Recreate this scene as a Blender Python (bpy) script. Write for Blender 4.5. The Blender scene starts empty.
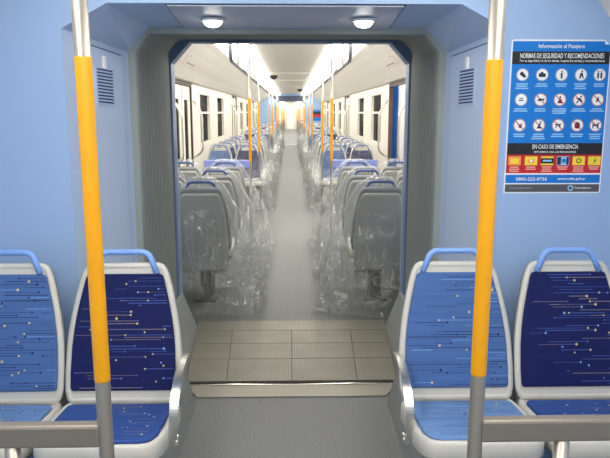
import bpy, bmesh, math, random
from mathutils import Vector, Matrix
C = bpy.context.scene.collection
rnd = random.Random(7)
ORD = ['first', 'second', 'third', 'fourth', 'fifth', 'sixth', 'seventh', 'eighth', 'ninth', 'tenth', 'eleventh',
       'twelfth', 'thirteenth', 'fourteenth', 'fifteenth', 'sixteenth', 'seventeenth', 'eighteenth', 'nineteenth', 'twentieth']
PI = math.pi

# ------------------------------------------------------------------ materials
def lin(r, g, b):
    f = lambda c: ((c/255+0.055)/1.055)**2.4 if c/255 > 0.04045 else c/255/12.92
    return (f(r), f(g), f(b), 1)

def mat(name, col, rough=0.5, metal=0.0, spec=0.5, bump=0.0, bscale=200, vary=0.0, vscale=8, stretch=None, emit=0.0, coat=0.0):
    m = bpy.data.materials.new(name); m.use_nodes = True
    nt = m.node_tree; p = nt.nodes['Principled BSDF']
    p.inputs['Base Color'].default_value = col
    p.inputs['Roughness'].default_value = rough
    p.inputs['Metallic'].default_value = metal
    p.inputs['Specular IOR Level'].default_value = spec
    p.inputs['Coat Weight'].default_value = coat
    if emit:
        p.inputs['Emission Color'].default_value = col
        p.inputs['Emission Strength'].default_value = emit
    tc = None
    def coord(s):
        nonlocal tc
        if tc is None:
            tc = nt.nodes.new('ShaderNodeTexCoord')
        mp = nt.nodes.new('ShaderNodeMapping')
        nt.links.new(tc.outputs['Object'], mp.inputs['Vector'])
        if stretch: mp.inputs['Scale'].default_value = stretch
        n = nt.nodes.new('ShaderNodeTexNoise'); n.inputs['Scale'].default_value = s
        n.inputs['Detail'].default_value = 3
        nt.links.new(mp.outputs['Vector'], n.inputs['Vector'])
        return n
    if vary:
        n = coord(vscale)
        mx = nt.nodes.new('ShaderNodeMix'); mx.data_type = 'RGBA'
        mx.inputs['A'].default_value = tuple(c*(1-vary) for c in col[:3])+(1,)
        mx.inputs['B'].default_value = tuple(min(1, c*(1+vary)) for c in col[:3])+(1,)
        nt.links.new(n.outputs['Fac'], mx.inputs['Factor'])
        nt.links.new(mx.outputs['Result'], p.inputs['Base Color'])
    if bump:
        n = coord(bscale)
        b = nt.nodes.new('ShaderNodeBump'); b.inputs['Strength'].default_value = bump
        b.inputs['Distance'].default_value = 0.004
        nt.links.new(n.outputs['Fac'], b.inputs['Height'])
        nt.links.new(b.outputs['Normal'], p.inputs['Normal'])
    return m

def emitter(name, col, s):
    m = bpy.data.materials.new(name); m.use_nodes = True
    nt = m.node_tree; nt.nodes.clear()
    e = nt.nodes.new('ShaderNodeEmission'); o = nt.nodes.new('ShaderNodeOutputMaterial')
    e.inputs['Color'].default_value = col; e.inputs['Strength'].default_value = s
    nt.links.new(e.outputs[0], o.inputs[0])
    return m

def plastic_film():
    m = bpy.data.materials.new('clear_plastic_film'); m.use_nodes = True
    nt = m.node_tree; nt.nodes.clear(); N = nt.nodes.new; L = nt.links.new
    out = N('ShaderNodeOutputMaterial')
    tc = N('ShaderNodeTexCoord'); mp = N('ShaderNodeMapping'); mp.inputs['Scale'].default_value = (7, 7, 1.7)
    L(tc.outputs['Object'], mp.inputs['Vector'])
    n1 = N('ShaderNodeTexNoise'); n1.inputs['Scale'].default_value = 1.6; n1.inputs['Detail'].default_value = 3; n1.inputs['Distortion'].default_value = 1.2
    L(mp.outputs['Vector'], n1.inputs['Vector'])
    bmp = N('ShaderNodeBump'); bmp.inputs['Strength'].default_value = 1.0; bmp.inputs['Distance'].default_value = 0.06
    L(n1.outputs['Fac'], bmp.inputs['Height'])
    # thin crease lines: |noise-.5| small
    s = N('ShaderNodeMath'); s.operation = 'SUBTRACT'; s.inputs[1].default_value = 0.5; L(n1.outputs['Fac'], s.inputs[0])
    a = N('ShaderNodeMath'); a.operation = 'ABSOLUTE'; L(s.outputs[0], a.inputs[0])
    mr = N('ShaderNodeMapRange'); mr.inputs['From Min'].default_value = 0.0; mr.inputs['From Max'].default_value = 0.022
    mr.inputs['To Min'].default_value = 0.55; mr.inputs['To Max'].default_value = 0.10; L(a.outputs[0], mr.inputs['Value'])
    lw = N('ShaderNodeLayerWeight'); lw.inputs['Blend'].default_value = 0.3; L(bmp.outputs['Normal'], lw.inputs['Normal'])
    mu = N('ShaderNodeMath'); mu.operation = 'MULTIPLY_ADD'; mu.inputs[1].default_value = 0.34; mu.use_clamp = True
    L(lw.outputs['Facing'], mu.inputs[0]); L(mr.outputs['Result'], mu.inputs[2])
    tr = N('ShaderNodeBsdfTransparent'); tr.inputs['Color'].default_value = (0.97, 0.98, 0.98, 1)
    gl = N('ShaderNodeBsdfGlossy'); gl.inputs['Roughness'].default_value = 0.13; gl.inputs['Color'].default_value = (0.95, 0.95, 0.95, 1)
    L(bmp.outputs['Normal'], gl.inputs['Normal'])
    df = N('ShaderNodeBsdfDiffuse'); df.inputs['Color'].default_value = (0.9, 0.91, 0.91, 1)
    tl = N('ShaderNodeBsdfTranslucent'); tl.inputs['Color'].default_value = (0.9, 0.91, 0.91, 1)
    L(bmp.outputs['Normal'], df.inputs['Normal'])
    m0 = N('ShaderNodeMixShader'); m0.inputs[0].default_value = 0.5; L(df.outputs[0], m0.inputs[1]); L(tl.outputs[0], m0.inputs[2])
    m1 = N('ShaderNodeMixShader'); m1.inputs[0].default_value = 0.5; L(m0.outputs[0], m1.inputs[1]); L(gl.outputs[0], m1.inputs[2])
    m2 = N('ShaderNodeMixShader'); L(mu.outputs[0], m2.inputs[0]); L(tr.outputs[0], m2.inputs[1]); L(m1.outputs[0], m2.inputs[2])
    L(m2.outputs[0], out.inputs['Surface'])
    return m

def glass_pane(name, tint=(0.22, 0.22, 0.22, 1)):
    m = bpy.data.materials.new(name); m.use_nodes = True
    nt = m.node_tree; nt.nodes.clear(); N = nt.nodes.new; L = nt.links.new
    out = N('ShaderNodeOutputMaterial'); tr = N('ShaderNodeBsdfTransparent'); tr.inputs['Color'].default_value = tint
    gl = N('ShaderNodeBsdfGlossy'); gl.inputs['Roughness'].default_value = 0.03
    mx = N('ShaderNodeMixShader'); mx.inputs[0].default_value = 0.14; L(tr.outputs[0], mx.inputs[1]); L(gl.outputs[0], mx.inputs[2])
    L(mx.outputs[0], out.inputs['Surface'])
    return m

def floor_material(name, col):
    m = mat(name, col, rough=0.55, spec=0.25, bump=0.05, bscale=60)
    nt = m.node_tree; N = nt.nodes.new; L = nt.links.new
    tc = N('ShaderNodeTexCoord'); v = N('ShaderNodeTexNoise'); v.inputs['Scale'].default_value = 90; v.inputs['Detail'].default_value = 2
    L(tc.outputs['Object'], v.inputs['Vector'])
    r = N('ShaderNodeValToRGB')
    r.color_ramp.elements[0].position = 0.38; r.color_ramp.elements[0].color = tuple(c*0.9 for c in col[:3])+(1,)
    r.color_ramp.elements[1].position = 0.62; r.color_ramp.elements[1].color = tuple(min(1, c*1.1) for c in col[:3])+(1,)
    L(v.outputs['Fac'], r.inputs['Fac']); L(r.outputs['Color'], nt.nodes['Principled BSDF'].inputs['Base Color'])
    return m

def tread_material(name, col):
    m = mat(name, col, rough=0.5, metal=0.35)
    nt = m.node_tree; N = nt.nodes.new; L = nt.links.new; p = nt.nodes['Principled BSDF']
    tc = N('ShaderNodeTexCoord')
    w1 = N('ShaderNodeTexWave'); w1.wave_type = 'BANDS'; w1.bands_direction = 'X'; w1.inputs['Scale'].default_value = 22; w1.inputs['Distortion'].default_value = 0
    w2 = N('ShaderNodeTexWave'); w2.wave_type = 'BANDS'; w2.bands_direction = 'Y'; w2.inputs['Scale'].default_value = 26; w2.inputs['Distortion'].default_value = 0
    for w in (w1, w2): L(tc.outputs['Object'], w.inputs['Vector'])
    ml = N('ShaderNodeMath'); ml.operation = 'MULTIPLY'; L(w1.outputs['Fac'], ml.inputs[0]); L(w2.outputs['Fac'], ml.inputs[1])
    n = N('ShaderNodeTexNoise'); n.inputs['Scale'].default_value = 5; n.inputs['Detail'].default_value = 5; L(tc.outputs['Object'], n.inputs['Vector'])
    mx = N('ShaderNodeMix'); mx.data_type = 'RGBA'
    mx.inputs['A'].default_value = tuple(c*0.55 for c in col[:3])+(1,); mx.inputs['B'].default_value = col
    ad = N('ShaderNodeMath'); ad.operation = 'MULTIPLY_ADD'; ad.inputs[1].default_value = 0.6; ad.use_clamp = True
    L(ml.outputs[0], ad.inputs[0]); L(n.outputs['Fac'], ad.inputs[2])
    L(ad.outputs[0], mx.inputs['Factor']); L(mx.outputs['Result'], p.inputs['Base Color'])
    b = N('ShaderNodeBump'); b.inputs['Strength'].default_value = 0.5; b.inputs['Distance'].default_value = 0.003
    L(ml.outputs[0], b.inputs['Height']); L(b.outputs['Normal'], p.inputs['Normal'])
    return m

M = dict(
    blue_wall=mat('pale_blue_laminate', lin(156, 184, 222), 0.38, spec=0.4, vary=0.02, vscale=2),
    blue_portal=mat('portal_blue_laminate', lin(182, 201, 230), 0.4, spec=0.4),
    blue_seam=mat('seam_shadow_gap', lin(60, 72, 100), 0.7),
    header=mat('header_grey_panel', lin(190, 198, 214), 0.4),
    vent_panel=mat('vent_panel_blue_grey', lin(192, 208, 234), 0.4),
    vent_slot=mat('vent_slot_navy', lin(52, 70, 120), 0.7),
    white_latch=mat('white_latch_plastic', lin(245, 245, 240), 0.3),
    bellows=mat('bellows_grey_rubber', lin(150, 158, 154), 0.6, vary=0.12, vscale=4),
    bellows_shade=mat('bellows_fold_shade', lin(56, 61, 59), 0.7),  # shade in the fold recesses, put into the rubber's colour
    skirt=mat('grey_skirt_panel', lin(150, 154, 152), 0.5, vary=0.05, vscale=5),
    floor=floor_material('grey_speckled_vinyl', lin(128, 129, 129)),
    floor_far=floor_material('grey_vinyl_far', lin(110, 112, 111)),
    tread=tread_material('aluminium_tread', lin(140, 136, 124)),
    sill=mat('aluminium_sill', lin(138, 134, 122), 0.45, metal=0.4, vary=0.1, vscale=6),
    gap=mat('dark_gap_rubber', lin(40, 38, 34), 0.8),
    steel=mat('brushed_stainless', lin(188, 180, 168), 0.36, metal=0.75, bump=0.05, bscale=80, stretch=(1, 1, 0.05)),
    steel_dull=mat('dull_stainless', lin(142, 134, 122), 0.45, metal=0.6, bump=0.05, bscale=60, stretch=(0.05, 1, 1)),
    steel_bright=mat('bright_stainless', lin(222, 220, 214), 0.26, metal=1.0),
    orange=mat('orange_sleeve', lin(236, 164, 14), 0.35, spec=0.4),
    shell=mat('seat_shell_offwhite', lin(202, 199, 190), 0.35, spec=0.5),
    shell_shade=mat('seat_shell_shaded_edge', lin(150, 152, 152), 0.45),  # shadow side of the off-white shell, painted as a darker copy
    back_grey=mat('seat_back_grey', lin(178, 178, 172), 0.5, bump=0.1, bscale=150),
    handle=mat('handle_blue_plastic', lin(128, 168, 232), 0.35),
    handle_slate=mat('handle_slate_blue', lin(92, 112, 168), 0.35),
    leg_dark=mat('seat_leg_dark', lin(74, 74, 72), 0.5),
    fab_light=mat('fabric_sky_blue', lin(74, 106, 160), 0.75, spec=0.2, bump=0.15, bscale=400, vary=0.24, vscale=16, stretch=(0.15, 1, 3)),
    fab_light_lit=mat('fabric_sky_blue_lit', lin(104, 138, 186), 0.75, spec=0.2, bump=0.15, bscale=400, vary=0.24, vscale=16, stretch=(0.15, 3, 1)),  # seat-pad copy of the sky fabric, light from above put into the colour
    fab_navy=mat('fabric_navy', lin(24, 31, 84), 0.75, spec=0.2, bump=0.15, bscale=400, vary=0.16, vscale=14, stretch=(0.15, 1, 3)),
    fab_navy_lit=mat('fabric_navy_lit', lin(50, 80, 144), 0.75, spec=0.2, bump=0.15, bscale=400, vary=0.12, vscale=14, stretch=(0.15, 3, 1)),  # seat-pad copy of the navy fabric, sheen and light put into the colour
    t_navy=mat('thread_navy', lin(26, 48, 110), 0.8), t_dark=mat('thread_dark_navy', lin(12, 18, 66), 0.8),
    t_mid=mat('thread_mid_blue', lin(66, 92, 170), 0.8), t_sky=mat('thread_sky', lin(120, 166, 226), 0.8),
    t_gold=mat('thread_gold', lin(206, 190, 128), 0.8), t_tan=mat('thread_tan', lin(128, 120, 130), 0.8),
    cream=mat('cream_wall_laminate', lin(226, 221, 208), 0.4), cream_cove=mat('cream_cove', lin(236, 230, 220), 0.4),
    ceil=mat('ceiling_offwhite', lin(232, 228, 218), 0.5),
    near_ceil=mat('near_ceiling_offwhite', lin(214, 212, 204), 0.5),
    frame=mat('window_frame_white', lin(232, 228, 216), 0.4),
    seal=mat('door_seal_brown', lin(62, 46, 40), 0.6), dark=mat('dark_plastic', lin(36, 38, 42), 0.4),
    glass=glass_pane('tinted_window_glass'),
    rail_grey=mat('overhead_rail_grey', lin(136, 136, 140), 0.4, metal=0.5),
    pad=mat('lavender_rail_wrap', lin(146, 160, 226), 0.4),
    white=mat('white_paint', lin(240, 240, 238), 0.4), black=mat('poster_black', lin(28, 26, 28), 0.5),
    p_blue=mat('poster_blue', lin(8, 118, 204), 0.4), p_red=mat('poster_red', lin(196, 32, 40), 0.4),
    p_grey=mat('poster_grey', lin(88, 84, 88), 0.4), p_pale=mat('poster_pale_text', lin(150, 200, 236), 0.5),
    p_pink=mat('poster_pink_text', lin(240, 170, 150), 0.5), p_ring=mat('poster_ring', lin(190, 140, 122), 0.5),
    p_ringg=mat('poster_ring_grey', lin(150, 160, 172), 0.5), p_yellow=mat('poster_yellow', lin(244, 214, 60), 0.5),
    p_orange=mat('poster_orange', lin(244, 160, 66), 0.5), p_ink=mat('poster_ink', lin(40, 40, 58), 0.5),
    p_maroon=mat('poster_maroon', lin(126, 24, 34), 0.5), p_slash=mat('poster_slash', lin(206, 110, 84), 0.5),
    out_white=mat('outside_white_panel', lin(240, 240, 240), 0.5), out_blue=mat('outside_blue_panel', lin(40, 110, 200), 0.4),
    sticker=mat('sticker_brown', lin(170, 120, 110), 0.6), blue_frame=mat('deep_blue_frame', lin(128, 150, 194), 0.45), dark_slate=mat('header_slate', lin(62, 70, 92), 0.5), asphalt=mat('depot_floor', lin(120, 120, 118), 0.8),
    strip=emitter('light_diffuser_next_car', (1.0, 0.96, 0.89, 1), 10.5),
    strip_near=emitter('light_diffuser_near_car', (1.0, 0.955, 0.885, 1), 9.2),
    lamp=emitter('downlight_lens', (1.0, 0.95, 0.86, 1), 14.0),
    film=plastic_film(),
)

# ------------------------------------------------------------------ mesh builder
class MB:
    def __init__(s): s.bm = bmesh.new(); s.mats = []
    def mi(s, m):
        if m not in s.mats: s.mats.append(m)
        return s.mats.index(m)
    def face(s, pts, m):
        vs = [s.bm.verts.new(p) for p in pts]
        try: f = s.bm.faces.new(vs)
        except ValueError: return None
        f.material_index = s.mi(m); return f
    def box(s, lo, hi, m, mtx=None, bev=0.0):
        n0 = len(s.bm.verts)
        r = bmesh.ops.create_cube(s.bm, size=1.0)
        c = [(a+b)/2 for a, b in zip(lo, hi)]; d = [abs(b-a) for a, b in zip(lo, hi)]
        for v in r['verts']:
            v.co = Vector((v.co.x*d[0]+c[0], v.co.y*d[1]+c[1], v.co.z*d[2]+c[2]))
        fs = set(f for v in r['verts'] for f in v.link_faces)
        i = s.mi(m)
        for f in fs: f.material_index = i
        vs = r['verts']
        if bev:
            es = list(set(e for v in vs for e in v.link_edges))
            g = bmesh.ops.bevel(s.bm, geom=es, offset=bev, segments=2, affect='EDGES', profile=0.5)
            for f in g['faces']: f.material_index = i
            vs = list(set(v for f in g['faces'] for v in f.verts) | set(v for v in vs if v.is_valid))
        if mtx:
            for v in set(vs):
                if v.is_valid: v.co = mtx @ v.co
    def rings(s, rings, m, closed=True, cap0=True, cap1=True, smooth=True):
        R = [[s.bm.verts.new(p) for p in r] for r in rings]
        ms = m if isinstance(m, list) else [m]*(len(R)-1)
        n = len(R[0])
        for k in range(len(R)-1):
            i = s.mi(ms[k])
            for j in range(n if closed else n-1):
                f = s.bm.faces.new((R[k][j], R[k][(j+1) % n], R[k+1][(j+1) % n], R[k+1][j]))
                f.material_index = i; f.smooth = smooth
        if cap0:
            f = s.bm.faces.new(list(reversed(R[0]))); f.material_index = s.mi(ms[0])
        if cap1:
            f = s.bm.faces.new(R[-1]); f.material_index = s.mi(ms[-1])
    def tube(s, pts, r, m, seg=12, rx=None, caps=True, up=None):
        pts = [Vector(p) for p in pts]; rings = []
        prev = None
        for i, p in enumerate(pts):
            t = (pts[min(i+1, len(pts)-1)]-pts[max(i-1, 0)]).normalized()
            if prev is None:
                a = Vector(up) if up else (Vector((0, 0, 1)) if abs(t.z) < 0.9 else Vector((1, 0, 0)))
                u = (a - t*a.dot(t)).normalized()
            else:
                u = (prev - t*prev.dot(t)).normalized()
            prev = u; w = t.cross(u)
            rr = r[i] if isinstance(r, (list, tuple)) else r
            r2 = rx if rx is not None else rr
            rings.append([p + u*rr*math.cos(2*PI*j/seg) + w*r2*math.sin(2*PI*j/seg) for j in range(seg)])
        s.rings(rings, m, cap0=caps, cap1=caps)
    def strap(s, pts, th, wd, m, side):        # flat bar of width wd along 'side', thickness th
        pts = [Vector(p) for p in pts]; rings = []; sd = Vector(side)
        for i, p in enumerate(pts):
            t = (pts[min(i+1, len(pts)-1)]-pts[max(i-1, 0)]).normalized()
            n = t.cross(sd).normalized()
            rings.append([p+sd*wd/2+n*th/2, p-sd*wd/2+n*th/2, p-sd*wd/2-n*th/2, p+sd*wd/2-n*th/2])
        s.rings(rings, m, smooth=False)
    def disc(s, c, r, m, n=20, ax=((1, 0, 0), (0, 0, 1))):
        c = Vector(c); a, b = Vector(ax[0]), Vector(ax[1])
        s.face([c + a*r*math.cos(2*PI*i/n) + b*r*math.sin(2*PI*i/n) for i in range(n)], m)
    def prism(s, poly, y0, y1, m):              # poly in (x,z), extruded along y
        n = len(poly)
        A = [s.bm.verts.new((x, y0, z)) for x, z in poly]; B = [s.bm.verts.new((x, y1, z)) for x, z in poly]
        i = s.mi(m)
        for f in [s.bm.faces.new(A), s.bm.faces.new(list(reversed(B)))]: f.material_index = i
        for k in range(n):
            f = s.bm.faces.new((A[k], B[k], B[(k+1) % n], A[(k+1) % n])); f.material_index = i
    def build(s, name, parent=None, loc=None, normals=True):
        if normals: bmesh.ops.recalc_face_normals(s.bm, faces=s.bm.faces)
        me = bpy.data.meshes.new(name); s.bm.to_mesh(me); s.bm.free()
        for m in s.mats: me.materials.append(m)
        o = bpy.data.objects.new(name, me); C.objects.link(o)
        if parent: o.parent = parent
        if loc: o.location = loc
        return o

def smooth_path(pts, n=6):
    pts = [Vector(p) for p in pts]; out = []
    for i in range(len(pts)-1):
        p0, p1, p2, p3 = pts[max(i-1, 0)], pts[i], pts[i+1], pts[min(i+2, len(pts)-1)]
        for k in range(n):
            t = k/n
            out.append(0.5*((2*p1)+(-p0+p2)*t+(2*p0-5*p1+4*p2-p3)*t*t+(-p0+3*p1-3*p2+p3)*t**3))
    out.append(pts[-1]); return out

def round_path(pts, r, n=6):                    # polyline with rounded corners
    pts = [Vector(p) for p in pts]; out = [pts[0]]
    for i in range(1, len(pts)-1):
        a = (pts[i-1]-pts[i]); b = (pts[i+1]-pts[i]); q = min(r, a.length*0.49, b.length*0.49)
        p0 = pts[i]+a.normalized()*q; p2 = pts[i]+b.normalized()*q
        for k in range(n+1):
            t = k/n; out.append(p0*(1-t)**2 + pts[i]*2*t*(1-t) + p2*t*t)
    out.append(pts[-1]); return out

def thing(name, label, cat, loc=(0, 0, 0), rz=0, group=None):
    o = bpy.data.objects.new(name, None); C.objects.link(o)
    o.empty_display_size = 0.1
    o.location = loc; o.rotation_euler = (0, 0, rz)
    return tag(o, label, cat, group)
def tag(o, label, cat, group=None):
    o['label'] = label; o['category'] = cat
    if group: o['group'] = group
    return o
def struct(o): o['kind'] = 'structure'; return o
def dup(root, loc, rz, label, group=None, mirror=False):
    r = root.copy(); C.objects.link(r); r.location = loc; r.rotation_euler = (0, 0, rz); r['label'] = label
    if group: r['group'] = group
    for ch in list(root.children):
        c = ch.copy(); C.objects.link(c); c.parent = r
        for g in list(ch.children):
            d = g.copy(); C.objects.link(d); d.parent = c
    return r

# ------------------------------------------------------------------ near car shell
CX = -0.02
HOLE0 = [(-0.885, 0), (-0.885, 1.876), (-0.702, 1.972), (0.702, 1.972), (0.885, 1.876), (0.885, 0)]
HOLE1 = [(-0.747, 0), (-0.747, 1.824), (-0.645, 1.936), (0.645, 1.936), (0.747, 1.824), (0.747, 0)]
def portal_wall(name, y0, y1, W, H, hole, cx, m):
    mb = MB(); h = [(x+cx, z) for x, z in hole]
    for poly in ([(-W, 0), (-W, H), h[1], h[0]], [(-W, H), h[2], h[1]], [(-W, H), (W, H), h[3], h[2]], [(W, H), h[4], h[3]], [(W, H), (W, 0), h[5], h[4]]):
        mb.prism(poly, y0, y1, m)
    return struct(mb.build(name))
W0 = 1.42; H0 = 2.36
portal_wall('wall_front', 2.65, 2.69, W0, H0, HOLE0, CX, M['blue_wall'])
# splayed portal between the end wall and the bellows
A = [Vector((x+CX, 2.652, z)) for x, z in HOLE0]; B = [Vector((x-0.012, 3.10, z)) for x, z in HOLE1]
def slab(name, q, th, m):
    n = (q[1]-q[0]).cross(q[3]-q[0]).normalized(); mid = Vector((0, 2.9, 1.0))
    if n.dot(sum(q, Vector())/4-mid) < 0: n = -n
    mb = MB(); mb.rings([[p for p in q], [p+n*th for p in q]], m, smooth=False); return struct(mb.build(name))
slab('wall_portal_left', [A[0], A[1], B[1], B[0]], 0.03, M['blue_portal'])
slab('wall_portal_right', [A[5], A[4], B[4], B[5]], 0.03, M['blue_portal'])
slab('trim_1', [A[1], A[2], B[2], B[1]], 0.03, M['blue_portal'])
slab('trim_2', [A[4], A[3], B[3], B[4]], 0.03, M['blue_portal'])
slab('trim_3', [A[2], A[3], B[3], B[2]], 0.03, M['blue_portal'])
# header hatch with the two downlights
def hdr(x, y, off=0.0):                           # point on the header underside
    t = (y-2.652)/(3.10-2.652); return Vector((x, y, 1.972*(1-t)+1.936*t-off))
hatch = thing('header_hatch', 'pale grey-blue hatch panel with two downlights over the gangway opening', 'panel', (0, 2.88, 1.945))
def local(o, v): return v-Vector(o.location)
mb = MB()
cs = [hdr(-0.49, 2.665), hdr(0.455, 2.665), hdr(0.455, 3.085), hdr(-0.49, 3.085)]
mb.rings([[local(hatch, p+Vector((0, 0, -0.001))) for p in cs], [local(hatch, p+Vector((0, 0, -0.008))) for p in cs]], M['header'], smooth=False)
mb.build('hatch_panel', hatch)
mb = MB()
cs = [hdr(-0.497, 2.66), hdr(0.462, 2.66), hdr(0.462, 3.09), hdr(-0.497, 3.09)]
mb.rings([[local(hatch, p+Vector((0, 0, 0.0))) for p in cs], [local(hatch, p+Vector((0, 0, -0.003))) for p in cs]], M['blue_seam'], smooth=False)
mb.build('seam', hatch)
for x, side in ((-0.335, 'left'), (0.318, 'right')):
    c = hdr(x, 2.885, 0.008)
    d = thing('downlight', f'small round lit downlight in the gangway header, {side} one', 'light', c)
    mb = MB()
    prof = [(0.052, 0.0), (0.052, -0.008), (0.046, -0.012), (0.040, -0.010)]
    mb.rings([[(r*math.cos(2*PI*j/24), r*math.sin(2*PI*j/24), z-0.0005) for j in range(24)] for r, z in prof], M['white'], cap0=True, cap1=False)
    mb.build('trim_ring', d)
    mb = MB(); prof = [(0.040, -0.009), (0.037, -0.022), (0.024, -0.032), (0.006, -0.036)]
    mb.rings([[(r*math.cos(2*PI*j/24), r*math.sin(2*PI*j/24), z) for j in range(24)] for r, z in prof], M['lamp'], cap0=False)
    mb.build('lens', d)

# vent access panels on both splayed sides
def vent_panel(side):
    a, b = (A[0], B[0]) if side < 0 else (A[5], B[5])
    u = Vector((b.x-a.x, b.y-a.y, 0)); length = u.length; u.normalize()
    top = lambda s: 1.876+(1.824-1.876)*s/length
    inn = Vector((-side, 0, 0)); inn = (inn-u*inn.dot(u)).normalized()
    w = 'left' if side < 0 else 'right'
    o = thing('vent_panel', f'blue-grey access panel with louvre vent and white latch, {w} of the gangway', 'panel', (a.x, a.y, 0))
    P = lambda s, z, d: u*s + inn*d + Vector((0, 0, z))
    mb = MB()
    q = [(0.085, 0.32), (0.085, top(0.085)-0.03), (0.405, top(0.405)-0.03), (0.405, 0.32)]
    mb.rings([[P(s, z, 0.001) for s, z in q], [P(s, z, 0.006) for s, z in q]], M['vent_panel'], smooth=False)
    mb.build('panel', o)
    mb = MB()
    q2 = [(0.08, 0.315), (0.08, top(0.08)-0.024), (0.41, top(0.41)-0.024), (0.41, 0.315)]
    mb.rings([[P(s, z, 0.0005) for s, z in q2], [P(s, z, 0.0025) for s, z in q2]], M['blue_seam'], smooth=False)
    mb.build('seam', o)
    g = MB()
    s0, s1, z0, z1 = 0.20, 0.330, 1.588, 1.740
    q = [(s0, z0), (s0, z1), (s1, z1-0.006), (s1, z0-0.006)]
    g.rings([[P(s, z, 0.006) for s, z in q], [P(s, z, 0.008) for s, z in q]], M['vent_slot'], smooth=False)
    n = 11
    for i in range(n+1):
        zc = z0+(z1-z0)*i/n; h = 0.0032
        q = [(s0-0.003, zc-h), (s0-0.003, zc+h), (s1+0.003, zc+h-0.006), (s1+0.003, zc-h-0.006)]
        g.rings([[P(s, z, 0.007) for s, z in q], [P(s, z, 0.012) for s, z in q]], M['vent_panel'], smooth=False)
    for s in (s0, s1):
        q = [(s-0.004, z0-0.008), (s-0.004, z1+0.003), (s+0.004, z1+0.003), (s+0.004, z0-0.008)]
        g.rings([[P(a_, z, 0.007) for a_, z in q], [P(a_, z, 0.012) for a_, z in q]], M['vent_panel'], smooth=False)
    g.build('vent_grille', o)
    l = MB(); q = round_path([(0.256, 1.738, 0), (0.256, 1.79, 0), (0.274, 1.79, 0), (0.274, 1.738, 0), (0.256, 1.738, 0)], 0.006, 3)[:-1]
    l.rings([[P(p.x, p.y, 0.006) for p in q], [P(p.x, p.y, 0.014) for p in q]], M['white_latch'], smooth=False)
    l.build('latch', o)['label'] = 'small white latch'
vent_panel(-1); vent_panel(1)

# near car side walls, rear wall, floor, ceiling, coves (mostly behind the camera; they bounce the light)
def boxo(name, lo, hi, m): mb = MB(); mb.box(lo, hi, m); return struct(mb.build(name))
YB = -4.0
boxo('wall_left', (-W0-0.05, YB, 0), (-W0, 2.69, H0), M['blue_wall'])
boxo('wall_right', (W0, YB, 0), (W0+0.05, 2.69, H0), M['blue_wall'])
boxo('wall_back', (-W0, YB-0.05, 0), (W0, YB, H0), M['cream'])
boxo('ceiling', (-W0, YB, H0), (W0, 2.69, H0+0.04), M['near_ceil'])
boxo('floor', (-W0, YB, -0.05), (W0, 3.34, 0), M['floor'])
def cove(name, y0, y1, sx, prof, m):
    mb = MB(); mb.rings([[(sx*x, y0, z) for x, z in prof], [(sx*x, y1, z) for x, z in prof]], m, smooth=False); return struct(mb.build(name))
for sx, w in ((-1, 'left'), (1, 'right')):
    cove('trim_cove_'+w, YB, 2.648, sx, [(W0-0.005, H0-0.005), (W0-0.005, 1.90), (1.285, 1.915), (1.20, 2.03), (0.95, 2.16), (0.83, 2.27), (0.83, H0-0.005)], M['cream_cove'])
k = 0
for sx, w in ((-1, 'left'), (1, 'right')):
    for i in range(3):
        y0 = -3.4+i*1.9; y1 = y0+1.8
        mb = MB(); q = [(0.49, H0-0.004), (0.50, H0-0.06), (0.60, 2.255), (0.75, 2.215), (0.80, 2.225), (0.82, 2.27), (0.79, H0-.004)]
        mb.rings([[(sx*x, y0, z) for x, z in q], [(sx*x, y1, z) for x, z in q]], M['strip_near'], smooth=False)
        o = mb.build('ceiling_light')
        tag(o, f'long ceiling light strip in the near car above the {w} seats, {ORD[i]} from the back', 'light', 'ceiling lights of the near car')

# lower side skirts by the aisle and in the gangway
for sx, w in ((-1, 'left'), (1, 'right')):
    st = [(1.45, 0.50, 0.545, 0.36), (2.40, 0.51, 0.56, 0.38), (3.22, 0.515, 0.60, 0.38), (3.33, 0.56, 0.68, 0.36), (3.48, 0.615, 0.742, 0.33), (4.50, 0.69, 0.785, 0.255)]
    mb = MB()
    mb.rings([[(sx*f, y, 0.001), (sx*t, y, z), (sx*(t+0.02), y, z+0.005), (sx*(t+0.02), y, 0.001)] for y, f, t, z in st], M['skirt'], smooth=False)
    struct(mb.build('baseboard_'+w))

# gangway bellows
def tunnel_ring(y, t, off):
    l = 0.749+0.082*t-off; z2 = 1.936+0.105*t-off*0.8; z1 = 1.824+0.115*t; tp = 0.647+0.085*t
    pts = [(-l, 0.02)] + [(-l, z1-0.12)]
    r = 0.2+0.5*min(1, t*2.2)
    cor = []
    for p, a, b in (((-l, z1), (-l, z1-0.12), (-tp, z2)), ((-tp, z2), (-l, z1), (-tp+0.16, z2))):
        P0, P1, P2 = Vector(p), Vector(a), Vector(b)
        s = P0+(P1-P0)*r*0.45; e = P0+(P2-P0)*r*0.45
        for k in range(6):
            u = k/5; cor.append(tuple(s*(1-u)**2+P0*2*u*(1-u)+e*u*u))
    left = pts+cor+[(-tp+0.16, z2)]
    full = left+[(-x, z) for x, z in reversed(left)]
    return [(x-0.012*(1-t), y, z) for x, z in full]
bel = thing('gangway_bellows', 'dark grey ribbed rubber bellows lining the gangway between the two cars', 'bellows', (0, 3.1, 0))
mb = MB(); rings = []; NF = 11
FO = [(0.0, -.022), (.40, .004), (.70, .018), (.90, .024), (.96, 0.0)]
for i in range(NF*5+1):
    t = min(1, (i//5+FO[i % 5][0])/NF); y = 3.105+1.285*t-3.1
    off = FO[i % 5][1]
    rings.append(tunnel_ring(y, t, off))
mb.rings(rings, [M['bellows_shade'] if i % 5 in (0, 4) else M['bellows'] for i in range(len(rings)-1)], closed=False, cap0=False, cap1=False, smooth=False)
mb.build('folded_rubber', bel)
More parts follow.
